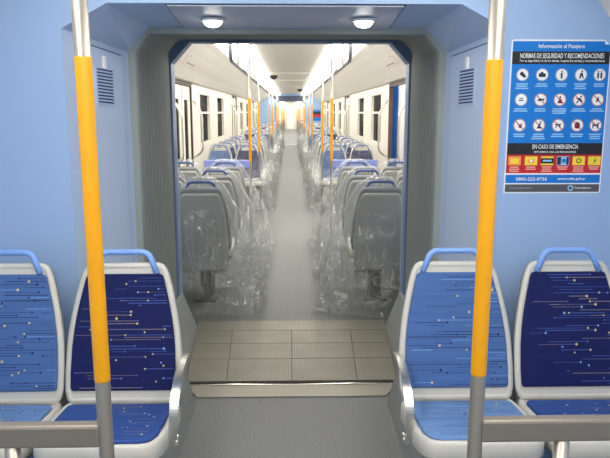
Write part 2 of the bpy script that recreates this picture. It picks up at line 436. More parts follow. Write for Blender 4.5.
# mounting frames
mb = MB(); mb.rings([tunnel_ring(0.0, 0, -0.004), tunnel_ring(0.0, 0, 0.035), tunnel_ring(0.05, 0.02, 0.037), tunnel_ring(0.05, 0.02, -0.01)], M['bellows'], closed=False, cap0=False, cap1=False, smooth=False)
mb.build('mounting_frame', bel)
HF = [(-0.797, 0.0), (-0.797, 1.868), (-0.67, 2.005), (0.67, 2.005), (0.797, 1.868), (0.797, 0.0)]
def hf(y, g): return [(x*(1+g*.55/0.787), y, z*(1+g/2.0)) for x, z in HF]
mb = MB(); mb.rings([hf(1.31, 0.06), hf(1.31, 0.0), hf(1.418, 0.0), hf(1.418, 0.06)], M['blue_frame'], closed=False, cap0=False, cap1=False, smooth=False)
mb.build('mounting_frame', bel)['label'] = 'blue far mounting frame'

# gangway floor plates
XE = lambda y: 0.612+(y-3.48)*0.075
def plate(label, y0, y1, f0, f1, z0, z1, m):
    """a plate between the fractions f0..f1 of the gangway's (widening) half width"""
    g = 0.0018; mb = MB(); yc = (y0+y1)/2; xc = (f0+f1)/2*XE(yc)
    P = lambda f, y, s_: (f*XE(y)+s_*g-xc, y-yc)
    y1 -= .007; q = [P(f0, y0, 1), P(f1, y0, -1), P(f1, y1, -1), P(f0, y1, 1)]
    mb.rings([[(x, y, 0) for x, y in q], [(x, y, z1-z0) for x, y in q]], m, smooth=False)
    return tag(mb.build('tread_plate', loc=(xc, yc, z0)), label, 'floor plate', 'gangway floor plates')
bands = [(3.50, 3.84, 'front row'), (3.843, 4.117, 'second row'), (4.12, 4.377, 'third row'), (4.38, 4.60, 'back row')]
for j, (y0, y1, rw) in enumerate(bands):
    cols = [(-1, -.62, 'far left'), (-.62, 0, 'centre left'), (0, .62, 'centre right'), (.62, 1, 'far right')]
    if j == 3: cols = [(-1, 1, 'full width')]
    for f0, f1, wh in cols:
        plate(f'ribbed aluminium gangway tread plate, {rw}, {wh}', y0, y1, f0, f1, 0.002, 0.016-0.001*j, M['tread'])
pl = thing('threshold_plate', 'plain aluminium threshold ramp at the near edge of the gangway', 'threshold', (0, 3.4, 0))
mb = MB()
mb.rings([[(-0.52, -0.09, 0.001), (0.52, -0.09, 0.001), (0.52, -0.09, 0.006), (-0.52, -0.09, 0.006)],
          [(-0.61, 0.065, 0.001), (0.61, 0.065, 0.001), (0.61, 0.065, 0.009), (-0.61, 0.065, 0.009)]], M['sill'], smooth=False)
mb.build('ramp', pl)
mb = MB(); mb.box((-0.612, 0.066, 0.001), (0.612, 0.098, 0.007), M['gap']); mb.build('rubber_gap', pl)['label'] = 'dark rubber gap'
mb = MB(); mb.strap([(-0.60, 0.062, 0.008), (-0.35, 0.060, 0.013), (0, 0.058, 0.009), (0.35, 0.060, 0.013), (0.60, 0.062, 0.008)], 0.003, 0.010, M['steel_bright'], (0, 1, 0)); mb.build('edge_strip', pl)
mb = MB(); mb.box((-0.785, 3.34, -0.05), (0.785, 4.66, 0.0), M['gap']); struct(mb.build('floor_gangway'))

# ------------------------------------------------------------------ passenger seats
BACKPROF = [(0, .20), (.015, .215), (.05, .224), (.12, .2255), (.22, .222), (.28, .216), (.34, .207), (.40, .195), (.46, .182), (.498, .171), (.522, .160), (.538, .147), (.545, .130)]
LEAN = math.radians(15.2)
def back_map(u, v, d):                                # d = towards the sitter (-y)
    sag = -0.012*math.sin(min(1, max(0, v/0.53))*PI)
    return Vector((u, 0.13+v*math.sin(LEAN)-d*math.cos(LEAN)-sag*0, 0.44+v*math.cos(LEAN)+d*math.sin(LEAN)))
def outline(prof): return [(w, v) for v, w in prof]+[(-w, v) for v, w in reversed(prof)]
def inset(poly, a):
    n = len(poly); out = []
    for i in range(n):
        p0, p1, p2 = Vector(poly[i-1]), Vector(poly[i]), Vector(poly[(i+1) % n])
        e1 = (p1-p0).normalized(); e2 = (p2-p1).normalized()
        n1 = Vector((-e1.y, e1.x)); n2 = Vector((-e2.y, e2.x)); b = (n1+n2).normalized()
        out.append(tuple(p1+b*a/max(0.5, b.dot(n1))))
    return out
def loft(mb, poly, layers, fmap, ms):
    mb.rings([[fmap(u, v, d) for u, v in (inset(poly, a) if a else poly)] for a, d in layers], ms)
BACK_OUT = outline(BACKPROF)
def width_at(v, prof):
    for (v0, w0), (v1, w1) in zip(prof, prof[1:]):
        if v0 <= v <= v1: return w0+(w1-w0)*(v-v0)/(v1-v0+1e-9)
    return prof[-1][1]
FABPROF = [(.050, .190), (.054, .199), (.064, .2015), (.12, .2025), (.22, .199), (.28, .193), (.34, .184), (.40, .172), (.46, .158), (.488, .151), (.498, .145), (.501, .135)]
FAB_OUT = outline(FABPROF)
CUSHPROF = [(-.238, .140), (-.230, .164), (-.21, .182), (-.17, .196), (-.05, .200), (.08, .200), (.096, .194), (.100, .18)]
CUSH_OUT = outline(CUSHPROF)
SEATPROF = [(-.262, .150), (-.255, .178), (-.235, .200), (-.20, .216), (-.15, .222), (.05, .2255), (.10, .2255), (.155, .21)]
SEAT_OUT = outline(SEATPROF)
TILT = math.tan(math.radians(5))
def seat_map(u, v, d): return Vector((u, v, 0.448-v*TILT+d))
def pattern(mb, prof, fmap, d, light, seed, edge=0.006):
    r = random.Random(seed); v0, v1 = prof[0][0]+0.012, prof[-1][0]-0.012
    v = v0; step = 0.0105
    if light: lines = [M['t_navy'], M['t_navy'], M['t_sky'], M['t_dark']]; dots = [M['t_dark'], M['t_dark'], M['t_navy'], M['t_gold']]
    else: lines = [M['t_mid'], M['t_mid'], M['t_tan'], M['t_dark']]; dots = [M['t_gold'], M['t_gold'], M['t_mid'], M['t_sky'], M['t_mid']]
    def dot(u, vv, m, rr): mb.face([fmap(u+rr*math.cos(2*PI*k/8), vv+rr*math.sin(2*PI*k/8), d+0.0006) for k in range(8)], m)
    while v < v1:
        w = width_at(v, prof)-edge
        for _ in range(r.choice((1, 1, 2))):
            L_ = r.uniform(0.05, 0.26); u0 = r.uniform(-w, w-0.03); u1 = min(w, u0+L_)
            th = r.choice((0.0007, 0.0009, 0.0013))
            m = r.choice(lines)
            mb.face([fmap(u0, v-th, d+0.0003), fmap(u1, v-th, d+0.0003), fmap(u1, v+th, d+0.0003), fmap(u0, v+th, d+0.0003)], m)
            if r.random() < 0.75 and u1 < w-0.008: dot(u1, v, r.choice(dots), r.choice((0.0032, 0.0042, 0.005)))
            elif r.random() < 0.4 and u0 > -w+0.008: dot(u0, v, r.choice(dots), 0.0036)
        v += step*r.uniform(0.8, 1.3)

MESHES = {}
def seat_meshes(kind, seed):
    """returns list of (part name, object) freshly built"""
    back_f, cush_f, light_b, light_c = {'sky': (M['fab_light'], M['fab_light_lit'], True, True), 'navy': (M['fab_navy'], M['fab_navy_lit'], False, False)}[kind]
    return back_f, cush_f, light_b, light_c
def make_seat(kind, label, loc, rz, seed, group, arm=0, handle='handle'):
    t = thing('passenger_chair', label, 'seat', loc, rz, group)
    bf, cf, lb, lc = seat_meshes(kind, seed)
    S = M['shell']; E_ = M['shell_shade']
    mb = MB()
    loft(mb, BACK_OUT, [(0.016, -0.034), (0.0, -0.024), (0.0, -0.002), (0.004, 0.004), (0.012, 0.008), (0.018, 0.008), (0.022, 0.003)], back_map, [E_, E_, S, S, S, S])
    loft(mb, SEAT_OUT, [(0.045, -0.085), (0.012, -0.075), (0.0, -0.055), (0.0, -0.006), (0.006, 0.004), (0.012, 0.008), (0.018, 0.006), (0.022, 0.0)], seat_map, [E_, E_, S, S, S, S, S])
    mb.build('seat_shell', t)
    mb = MB(); loft(mb, FAB_OUT, [(0, 0.002), (0.001, 0.009), (0.004, 0.0125), (0.007, 0.0135)], back_map, bf)
    pattern(mb, FABPROF, back_map, 0.0135, lb, seed); mb.build('backrest_pad', t, normals=False)
    mb = MB(); loft(mb, CUSH_OUT, [(0, -0.001), (0.001, 0.010), (0.005, 0.0145), (0.008, 0.016)], seat_map, cf)
    pattern(mb, CUSHPROF, seat_map, 0.016, lc, seed+50, 0.03); mb.build('seat_pad', t, normals=False)
    mb = MB()
    pr = [(.285, .16), (.295, .185), (.33, .198), (.50, .200), (.66, .196), (.78, .182), (.86, .166), (.905, .152), (.922, .13)]
    fm = lambda u, v, d: Vector((u, 0.205+(v-.285)*0.16+d, v))
    loft(mb, outline(pr), [(0, -0.03), (0, 0.012), (0.008, 0.022), (0.02, 0.026)], fm, M['back_grey'])
    mb.build('back_panel', t)['label'] = 'grey plastic back panel'
    mb = MB(); y = 0.262
    mb.tube(round_path([(-.126, y-.005, .925), (-.090, y+.012, 1.008), (.090, y+.012, 1.008), (.126, y-.005, .925)], 0.03, 6), 0.012, M[handle], 10, rx=0.0135)
    mb.build('grab_handle', t)['label'] = 'blue grab handle'
    mb = MB()
    mb.box((-.045, -.12, .012), (.045, .10, .375), M['leg_dark'], bev=0.008); mb.box((-.09, -.17, 0.0), (.09, .15, .014), M['leg_dark'], bev=0.004)
    mb.box((-.19, -.05, .345), (.19, .03, .385), M['leg_dark'], bev=0.005)
    mb.build('pedestal', t)
    if arm:
        mb = MB(); ax_ = .008 if arm > 0 else 0.0
        pts = smooth_path([(arm*.224, .215, .605), (arm*.228, .13, .617), (arm*.232, .02, .610), (arm*.236, -.065, .588), (arm*.236, -.115, .545), (arm*.232, -.128, .48), (arm*.226, -.12, .41)], 6)
        mb.strap([p+Vector((ax_, 0, 0)) for p in pts], 0.008, 0.030, M['steel_bright'], (1, 0, 0))
        a = mb.build('armrest', t); a['label'] = 'bright stainless steel armrest loop'
        mb = MB()
        for dx in (-0.024, 0.024):
            mb.tube([(arm*.226+dx, -.132, .415), (arm*.226+dx, -.112, .415)], 0.007, M['steel_bright'], 8)
        mb.box((arm*.226-.028, -.118, .395), (arm*.226+.028, -.10, .432), M['steel_bright'], bev=0.003)
        mb.build('bracket', a)
    return t
SY = 2.20
make_seat('sky', 'sky blue patterned seat against the end wall, at far left', (-1.108, SY, 0), 0, 11, 'near end seats')
make_seat('navy', 'navy patterned seat by the left of the gangway, with steel armrest', (-0.653, SY, 0), 0, 23, 'near end seats', arm=1)
make_seat('sky', 'sky blue patterned seat by the right of the gangway, with steel armrest', (0.646, SY, 0), 0, 37, 'near end seats', arm=-1)
make_seat('navy', 'navy patterned seat under the poster at far right', (1.102, SY, 0), 0, 49, 'near end seats')

# ------------------------------------------------------------------ near poles and rails
def pole_frame(label, x, y, sx, ztop, rail_m, rail_h, rail_d, z_rail, xe, posts, sleeve=(1.006, 1.652), r=0.0153, group=None):
    t = thing('grab_pole', label, 'pole', (x, y, 0), 0, group)
    mb = MB(); mb.tube([(0, 0, 0), (0, 0, ztop)], r, M['steel'], 20)
    mb.tube([(0, 0, 0), (0, 0, 0.012)], r*2.2, M['steel'], 20); mb.tube([(0, 0, ztop-0.012), (0, 0, ztop)], r*2.2, M['steel'], 20)
    mb.build('pole', t)
    mb = MB(); mb.tube([(0, 0, sleeve[0]), (0, 0, sleeve[0]+0.002), (0, 0, sleeve[1]-0.002), (0, 0, sleeve[1])], [r+.0003, r+.0008, r+.0008, r+.0003], M['orange'], 20)
    mb.build('sleeve', t)['label'] = 'orange grip sleeve'
    if rail_m:
        x1 = xe-x
        mb = MB(); mb.box((min(sx*r*0.6, x1), -rail_d/2, z_rail-rail_h/2), (max(sx*r*0.6, x1), rail_d/2, z_rail+rail_h/2), rail_m, bev=0.006)
        mb.build('rail', t)
        for px in posts:
            mb = MB(); mb.tube([(px-x, 0, 0), (px-x, 0, z_rail-rail_h/2+0.002)], 0.016, M['steel'], 14); mb.tube([(px-x, 0, 0), (px-x, 0, 0.01)], 0.035, M['steel'], 14)
            mb.build('post', t)
    return t
pole_frame('steel grab pole with orange sleeve and waist rail, at left in the near car', -0.390, 1.25, -1, H0, M['steel_dull'], 0.050, 0.03, 0.887, -W0+0.002, [-0.585, -1.2], group='near grab poles')
pole_frame('steel grab pole with orange sleeve and waist rail, at right in the near car', 0.389, 1.25, 1, H0, M['steel_dull'], 0.050, 0.03, 0.889, W0-0.002, [0.575, 1.2], sleeve=(1.012, 1.648), group='near grab poles')

# ------------------------------------------------------------------ poster
PX, PZ, PW, PH = 0.890, 1.837, 0.408, 0.622
po = thing('passenger_poster', 'blue, black and red safety rules poster on the end wall at right', 'poster', (PX, 2.65, PZ-PH))
def pxz(fx, fz): return fx*PW, (1-fz)*PH
def rect(mb, fx0, fz0, fx1, fz1, y, m):
    x0, z0 = pxz(fx0, fz0); x1, z1 = pxz(fx1, fz1)
    mb.face([(x0, y, z0), (x1, y, z0), (x1, y, z1), (x0, y, z1)], m)
def text(name, s, fx0, fx1, fz0, fz1, y, m, parent):
    cu = bpy.data.curves.new(name, 'FONT'); cu.body = s; cu.size = 1; cu.resolution_u = 2; cu.offset = 0.012
    to = bpy.data.objects.new(name, cu); C.objects.link(to)
    dg = bpy.context.evaluated_depsgraph_get(); me = bpy.data.meshes.new_from_object(to.evaluated_get(dg))
    bpy.data.objects.remove(to)
    xs = [v.co.x for v in me.vertices]; ys = [v.co.y for v in me.vertices]
    x0, z0 = pxz(fx0, fz1); x1, z1 = pxz(fx1, fz0)
    for v in me.vertices:
        v.co = Vector((x0+(v.co.x-min(xs))/(max(xs)-min(xs))*(x1-x0), y, z0+(v.co.y-min(ys))/(max(ys)-min(ys))*(z1-z0)))
    me.materials.clear(); me.materials.append(m)
    o = bpy.data.objects.new(name, me); C.objects.link(o); o.parent = parent
    return o
mb = MB()
q = round_path([(0, 0, 0), (PW, 0, 0), (PW, 0, PH-0.03), (PW-0.03, 0, PH), (0, 0, PH), (0, 0, 0.0)], 0.012, 4)[:-1]
mb.rings([[(p.x, -0.0005, p.z) for p in q], [(p.x, -0.002, p.z) for p in q]], M['white'], smooth=False)
sheet = mb.build('sheet', po)
mb = MB(); y1 = -0.0024
rect(mb, .012, .010, .93, .075, y1, M['p_blue']); rect(mb, .93, .03, .988, .075, y1, M['p_blue'])
rect(mb, .012, .075, .988, .155, y1, M['black']); rect(mb, .012, .155, .988, .665, y1, M['p_blue'])
rect(mb, .012, .665, .988, .742, y1, M['black']); rect(mb, .012, .742, .988, .865, y1, M['p_red'])
rect(mb, .012, .876, .988, .932, y1, M['p_blue']); rect(mb, .012, .940, .988, .992, y1, M['p_grey'])
mb.build('printed_bands', po)
y2 = -0.0028
text('title_text', 'Información al Pasajero', .27, .73, .028, .062, y2, M['white'], po)
text('rules_heading', 'NORMAS DE SEGURIDAD Y RECOMENDACIONES', .09, .93, .086, .118, y2, M['white'], po)
text('rules_subheading', 'Por su seguridad y la de los demás, respete las normas y recomendaciones', .09, .94, .126, .145, y2, M['white'], po)
text('emergency_heading', 'EN CASO DE EMERGENCIA', .27, .74, .674, .703, y2, M['white'], po)
text('emergency_subheading', 'ESTÉ SERENO, SIGA LAS INDICACIONES', .29, .72, .714, .732, y2, M['white'], po)
text('phone_text', '0800-222-8736', .12, .44, .893, .915, y2, M['white'], po)
text('web_text', 'www.sofse.gob.ar', .55, .84, .893, .917, y2, M['white'], po)
text('footer_text', 'Trenes Operadora', .06, .29, .958, .974, y2, M['p_ringg'], po)
text('footer_text', 'Trenes Argentinos', .73, .90, .957, .975, y2, M['white'], po)
mb = MB(); cx, cz = pxz(.69, .966); mb.disc((cx, y2, cz), 0.0125, M['p_pale']); mb.disc((cx, y2-.0003, cz), 0.008, M['p_grey'], n=6); mb.build('emblem', po)
FIG = {
 'hand': [[(-.5, .1), (-.2, .5), (.1, .35), (.6, -.3), (.35, -.5), (-.3, -.1)]],
 'camera': [[(-.55, -.35), (.55, -.35), (.55, .2), (.2, .2), (.1, .42), (-.25, .42), (-.3, .2), (-.55, .2)]],
 'person': [[(-.12, -.6), (.12, -.6), (.16, .3), (-.16, .3)], [(-.12, .38), (.12, .38), (.12, .62), (-.12, .62)]],
 'walker': [[(-.3, -.55), (-.1, -.6), (.1, -.1), (.3, -.6), (.45, -.5), (.22, .3), (-.1, .32)], [(0, .4), (.25, .4), (.25, .65), (0, .65)]],
 'pair': [[(-.38, -.55), (-.12, -.55), (-.1, .3), (-.4, .3)], [(.12, -.55), (.38, -.55), (.4, .3), (.1, .3)], [(-.35, .36), (-.15, .36), (-.15, .58), (-.35, .58)], [(.15, .36), (.35, .36), (.35, .58), (.15, .58)]],
 'ring': [[(-.4, -.2), (.4, -.2), (.4, -.05), (-.4, -.05)], [(-.25, .1), (.3, .1), (.3, .25), (-.25, .25)]],
 'fish': [[(-.55, -.1), (-.1, .25), (.3, .1), (.6, .25), (.55, -.2), (.2, -.05), (-.15, -.25)]],
 'dress': [[(-.4, -.55), (.45, -.55), (.15, .15), (-.1, .15)], [(-.1, .22), (.15, .22), (.15, .55), (-.1, .55)]],
 'runner': [[(-.5, -.5), (-.3, -.55), (0, -.05), (.45, -.45), (.55, -.3), (.15, .3), (-.45, .25), (-.45, .1), (-.1, .1)], [(.15, .35), (.4, .35), (.4, .6), (.15, .6)]],
 'leaf': [[(-.35, -.45), (0, .6), (.35, -.45), (.05, -.2)]],
 'horn': [[(-.5, .35), (0, .05), (.35, .35), (.3, -.45), (-.2, -.35), (-.1, -.1)]],
 'sitter': [[(-.4, -.5), (.4, -.5), (.4, -.3), (.1, -.2), (.3, .3), (.05, .35), (-.2, -.2)], [(.1, .4), (.35, .4), (.35, .62), (.1, .62)]],
 'table': [[(-.5, .2), (.5, .2), (.5, .05), (.3, .05), (.45, -.45), (.3, -.45), (.1, .05), (-.1, .05), (-.3, -.45), (-.45, -.45), (-.3, .05), (-.5, .05)]],
 'bag': [[(-.35, -.5), (.35, -.5), (.45, .1), (.2, .5), (-.2, .5), (-.45, .1)]],
 'dog': [[(-.5, -.5), (-.35, -.5), (-.3, -.1), (.2, -.1), (.3, -.5), (.45, -.5), (.4, .1), (.6, .3), (.45, .45), (.2, .15), (-.4, .15), (-.55, .4)]]}
picts = [['hand', 'camera', 'person', 'walker', 'pair'], ['ring', 'fish', 'dress', 'runner', 'leaf'], ['horn', 'sitter', 'table', 'bag', 'dog']]
for r_, fz in enumerate((.222, .382, .548)):
    for c_, fx in enumerate((.125, .322, .517, .712, .90)):
        mb = MB(); cx, cz = pxz(fx, fz); R = 0.0262
        mb.disc((cx, y2, cz), R, M['p_ringg'] if (r_ == 0 or (r_ == 1 and c_ == 0)) else M['p_ring']); mb.disc((cx, y2-.0002, cz), R*.86, M['white'])
        ink = M['p_ink'] if r_ == 0 else (M['p_maroon'] if picts[r_][c_] in ('dress', 'bag', 'leaf', 'horn') else M['p_ink'])
        if r_ > 0 and not (r_ == 1 and c_ == 0):
            d = R*.6; w_ = 0.0016
            mb.face([(cx-d-w_, y2-.0004, cz+d-w_), (cx-d+w_, y2-.0004, cz+d+w_), (cx+d+w_, y2-.0004, cz-d+w_), (cx+d-w_, y2-.0004, cz-d-w_)], M['p_slash'])
        for poly in FIG[picts[r_][c_]]:
            mb.face([(cx+a*R, y2-.0006, cz+b*R) for a, b in poly], ink)
        # unreadable caption lines
        for l_ in range(2 if (r_+c_) % 3 else 3):
            ww = rnd.uniform(.05, .075); rect(mb, fx-ww, fz+.055+l_*.014, fx+ww, fz+.063+l_*.014, y2, M['p_pale'])
        mb.build('pictogram', po)
for c_, fx in enumerate((.095, .265, .43, .592, .755, .915)):
    mb = MB(); base = [M['p_orange'], M['p_yellow'], M['p_yellow'], M['p_pale'], M['p_yellow'], M['p_yellow']][c_]
    rect(mb, fx-.064, .753, fx+.064, .812, y2, base)
    cx, cz = pxz(fx, .782)
    if c_ == 0: rect(mb, fx-.04, .768, fx+.04, .80, y2-.0003, M['p_yellow'])
    if c_ == 1: rect(mb, fx-.035, .772, fx+.035, .797, y2-.0003, M['p_orange']); mb.disc((cx, y2-.0005, cz), .006, M['white'])
    if c_ == 2: rect(mb, fx-.064, .765, fx+.064, .80, y2-.0003, M['black']); rect(mb, fx-.045, .776, fx+.045, .788, y2-.0005, M['p_pale'])
    if c_ == 3: rect(mb, fx-.06, .757, fx-.02, .808, y2-.0003, M['p_ink']); mb.disc((cx+.004, y2-.0003, cz), .009, M['p_blue']); rect(mb, fx+.035, .757, fx+.06, .808, y2-.0003, M['p_ink'])
    if c_ == 4: mb.disc((cx, y2-.0003, cz), .011, M['p_ink']); mb.disc((cx, y2-.0005, cz), .007, M['p_yellow'])
    if c_ == 5: mb.face([(cx-.006, y2-.0003, cz-.016), (cx+.002, y2-.0003, cz), (cx-.002, y2-.0003, cz), (cx+.012, y2-.0003, cz+.016), (cx+.004, y2-.0003, cz+.003), (cx+.009, y2-.0003, cz+.003)], M['p_ink'])
    for l_ in range(3 - c_ % 2):
        ww = rnd.uniform(.04, .06); rect(mb, fx-ww, .82+l_*.014, fx+ww, .828+l_*.014, y2, M['p_pink'])
    mb.build('emergency_symbol', po)

# ------------------------------------------------------------------ next cars
ZC = 2.38; WX = 1.45
def car_shell(y0, y1, wins, doors, nm, open_right=True, hole_end=True):
    """wins/doors: lists of (a,b) along the car"""
    for sx, w in ((-1, 'left'), (1, 'right')):
        ops = sorted([(a, b, 'w') for a, b in wins]+[(a, b, 'd') for a, b in doors])
        mb = MB(); x0, x1 = (WX, WX+0.055) if sx > 0 else (-WX-0.055, -WX); y = y0
        for a, b, k_ in ops:
            mb.box((x0, y, 0), (x1, a, ZC), M['cream'])
            if k_ == 'w':
                mb.box((x0, a, 0), (x1, b, 1.0), M['cream']); mb.box((x0, a, 1.88), (x1, b, ZC), M['cream'])
            else:
                mb.box((x0, a, 1.96), (x1, b, ZC), M['cream'])
            y = b
        mb.box((x0, y, 0), (x1, y1, ZC), M['cream'])
        struct(mb.build(f'wall_{nm}_{w}'))
        prof = [(WX-.002, ZC-.002), (WX-.002, 1.965), (1.395, 1.97), (1.27, 2.075), (1.10, 2.20), (0.96, 2.285), (0.88, 2.32), (0.88, ZC-.002)]
        cove(f'trim_cove_{nm}_{w}', y0, y1, sx, prof, M['cream_cove'])
    boxo('ceiling_'+nm, (-WX, y0, ZC), (WX, y1, ZC+.05), M['ceil'])
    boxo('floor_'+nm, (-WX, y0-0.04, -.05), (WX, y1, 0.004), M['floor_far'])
Y0, Y1 = 4.56, 30.6
WINS = [(5.1, 7.0), (10.35, 11.7), (12.8, 14.1), (18.6, 19.9), (21.2, 22.5), (27.0, 28.3)]
DOORS = [(8.0, 9.6), (16.0, 17.5), (24.3, 25.8)]
HOLEF = [(-0.80, 0), (-0.80, 1.87), (-0.672, 2.01), (0.672, 2.01), (0.80, 1.87), (0.80, 0)]
portal_wall('wall_next_front', 4.52, 4.56, WX, ZC, HOLEF, 0, M['blue_portal'])
car_shell(Y0, Y1, WINS, DOORS, 'next')
nwin = 0; ndoor = 0
for sx in (-1, 1):
    for a, b in WINS:
        nwin += 1
        t = struct(bpy.data.objects.new(f'window_{nwin}', None)); C.objects.link(t); t.location = (sx*WX, (a+b)/2, 1.0)
        h = (b-a)/2; X0, X1 = (0.0, 0.09) if sx > 0 else (-0.09, 0.0)
        mb = MB(); f = .05; e = -sx*0.008
        xa, xb = sorted((e, sx*0.05))
        for lo, hi in (((xa, -h-.0, 0), (xb, -h+f, .88)), ((xa, h-f, 0), (xb, h, .88)), ((xa, -h+f, 0), (xb, h-f, f)), ((xa, -h+f, .88-f), (xb, h-f, .88))):
            mb.box(lo, hi, M['frame'])
        mb.build('window_frame', t)
        mb = MB(); xa, xb = sorted((sx*0.003, sx*0.035)); mb.box((xa, -h+f, .52), (xb, h-f, .555), M['frame']); mb.build('transom', t)
        mb = MB(); mb.box((sx*.042-.003, -h+f, f), (sx*.042+.003, h-f, .88-f), M['glass']); mb.build('pane', t)
    for i, (a, b) in enumerate(DOORS):
        ndoor += 1
        t = struct(bpy.data.objects.new(f'door_{ndoor}', None)); C.objects.link(t); t.location = (sx*WX, (a+b)/2, 0.0)
        h = (b-a)/2
        mb = MB(); xa, xb = sorted((-sx*0.004, sx*0.05))
        mb.box((xa, h-.07, 0.006), (xb, h, 1.955), M['seal']); mb.box((xa, -h, 0.006), (xb, -h+.05, 1.955), M['frame']); mb.box((xa, -h+.05, 1.91), (xb, h-.07, 1.955), M['seal'])
        mb.build('door_frame', t)
        opened = sx > 0 and i == 0
        if not opened:
            for k_, (c0, c1) in enumerate(((-h+.052, -.006), (.006, h-.072))):
                xa, xb = sorted((sx*0.018, sx*0.05)); wa, wb = c0+.2, c1-.2
                mb = MB()
                for lo, hi in (((xa, c0, .008), (xb, c1, .75)), ((xa, c0, 1.72), (xb, c1, 1.905)), ((xa, c0, .75), (xb, wa, 1.72)), ((xa, wb, .75), (xb, c1, 1.72))):
                    mb.box(lo, hi, M['cream'])
                lf = mb.build('door_leaf', t)
                mb = MB(); mb.box((sx*.034-.004, wa, .75), (sx*.034+.004, wb, 1.72), M['glass']); mb.build('pane', lf)
            mb = MB(); xa, xb = sorted((sx*0.015, sx*0.052)); mb.box((xa, -.006, .008), (xb, .006, 1.905), M['seal']); mb.build('centre_seal', t)
    # bowed door handrails
    for i, (a, b) in enumerate(DOORS):
        for yy, dn in ((a-.10, 'near'), (b+.10, 'far')):
            mb = MB()
            mb.tube(round_path([(0, 0, .88), (-sx*.13, 0, .97), (-sx*.13, 0, 1.55), (0, 0, 1.72)], .12, 5), .016, M['steel_bright'], 10)
            o = mb.build('door_handrail', loc=(sx*WX, yy, 0)); w = 'left' if sx < 0 else 'right'
            tag(o, f'bowed steel handrail on the {dn} side of the {ORD[i]} door on the {w}', 'handrail', 'door handrails')

# outside the open door and the dark depot
mb = MB(); mb.box((2.55, 6.0, -.6), (2.7, 15.4, 3.4), M['out_white']); tag(mb.build('neighbouring_train'), 'bright white side of a neighbouring train seen through the open door', 'train')
mb = MB(); mb.box((2.55, 15.41, -.6), (2.7, 17.5, 3.4), M['out_blue']); tag(mb.build('neighbouring_carriage'), 'blue carriage side of a neighbouring train seen through the open door', 'train')
mb = MB(); mb.box((1.6, 5.0, -.66), (6.0, 20.0, -.6), M['asphalt']); struct(mb.build('floor_outside'))
lt = bpy.data.lights.new('outside_fill_light', 'AREA'); lt.energy = 520; lt.size = 0.5; lt.size_y = 6; lt.shape = 'RECTANGLE'; lt.color = (1, 0.98, 0.95)  # added unseen area light, brightens the white side outside the open door
lo = bpy.data.objects.new('outside_fill_light', lt); C.objects.link(lo); lo.location = (1.75, 11.0, 3.2); lo.rotation_euler = (0, math.radians(-48), 0)

# ceiling light strips
for sx, w in ((-1, 'left'), (1, 'right')):
    n = 18; seg = (Y1-5.0)/n
    for i in range(n):
        y0 = 5.0+i*seg; y1 = y0+seg-.16
        mb = MB(); q = [(0.50, ZC-.003), (0.505, ZC-.045), (0.55, 2.315), (0.80, 2.300), (0.85, 2.325), (0.855, ZC-.003)]
        mb.rings([[(sx*x, y0, z) for x, z in q], [(sx*x, y1, z) for x, z in q]], M['strip'], smooth=False)
        lo_ = tag(mb.build('ceiling_light'), f'glowing ceiling light panel over the {w} seats of the next car, {ORD[i]} from the gangway', 'light', 'ceiling light panels of the next car')
# overhead handrails with hangers
for sx, w in ((-1, 'left'), (1, 'right')):
    t = thing('overhead_handrail', f'long grey overhead handrail above the {w} seats of the next car', 'handrail', (sx*.60, 6.6, 0))
    mb = MB(); mb.tube(round_path([(0, 0, ZC-.06), (0, 0, 2.06), (0, 22.5, 2.06), (0, 22.5, ZC-.06)], .14, 6), .020, M['rail_grey'], 10); mb.build('rail', t)
    for k_ in range(19):
        mb = MB(); mb.tube([(0, .95+k_*1.12, 2.06), (0, .95+k_*1.12, ZC-.06)], .013, M['rail_grey'], 8); mb.build('hanger', t)
# grab poles with orange sleeves
PY = [8.0, 10.3, 15.4, 18.1, 23.7, 26.3]
first = None; cut = None
for sx, w in ((-1, 'left'), (1, 'right')):
    for i, y in enumerate(PY):
        lab = f'slim steel pole with orange sleeve, {w} side of next-car aisle, {ORD[i]} from the gangway'
        if i == 0:
            p = pole_frame(lab.replace('sleeve,', 'sleeve and lavender-wrapped rail,').replace(', first from the gangway', ''), sx*.505, y, sx, ZC, M['pad'], .095, .05, .915, sx*1.08, [sx*1.05], sleeve=(.93, 1.72), r=.017, group='next-car poles')
        elif first is None:
            first = pole_frame(lab, sx*.505, y, sx, ZC, None, 0, 0, 0, 0, [], sleeve=(.93, 1.72), r=.017, group='next-car poles')
        else:
            dup(first, (sx*.505, y, 0), 0, lab)
        # bracket arm from pole to the overhead rail
for sx, w in ((-1, 'left'), (1, 'right')):
    for i, y in enumerate(PY):
        mb = MB(); mb.tube(smooth_path([(sx*.505, 0, 1.93), (sx*.53, 0, 2.02), (sx*.595, 0, 2.06)], 5), .012, M['rail_grey'], 8)
        tag(mb.build('rail_bracket', loc=(0, y, 0)), f'curved bracket joining the {ORD[i]} pole to the overhead rail, {w} of the next-car aisle', 'bracket', 'rail brackets')

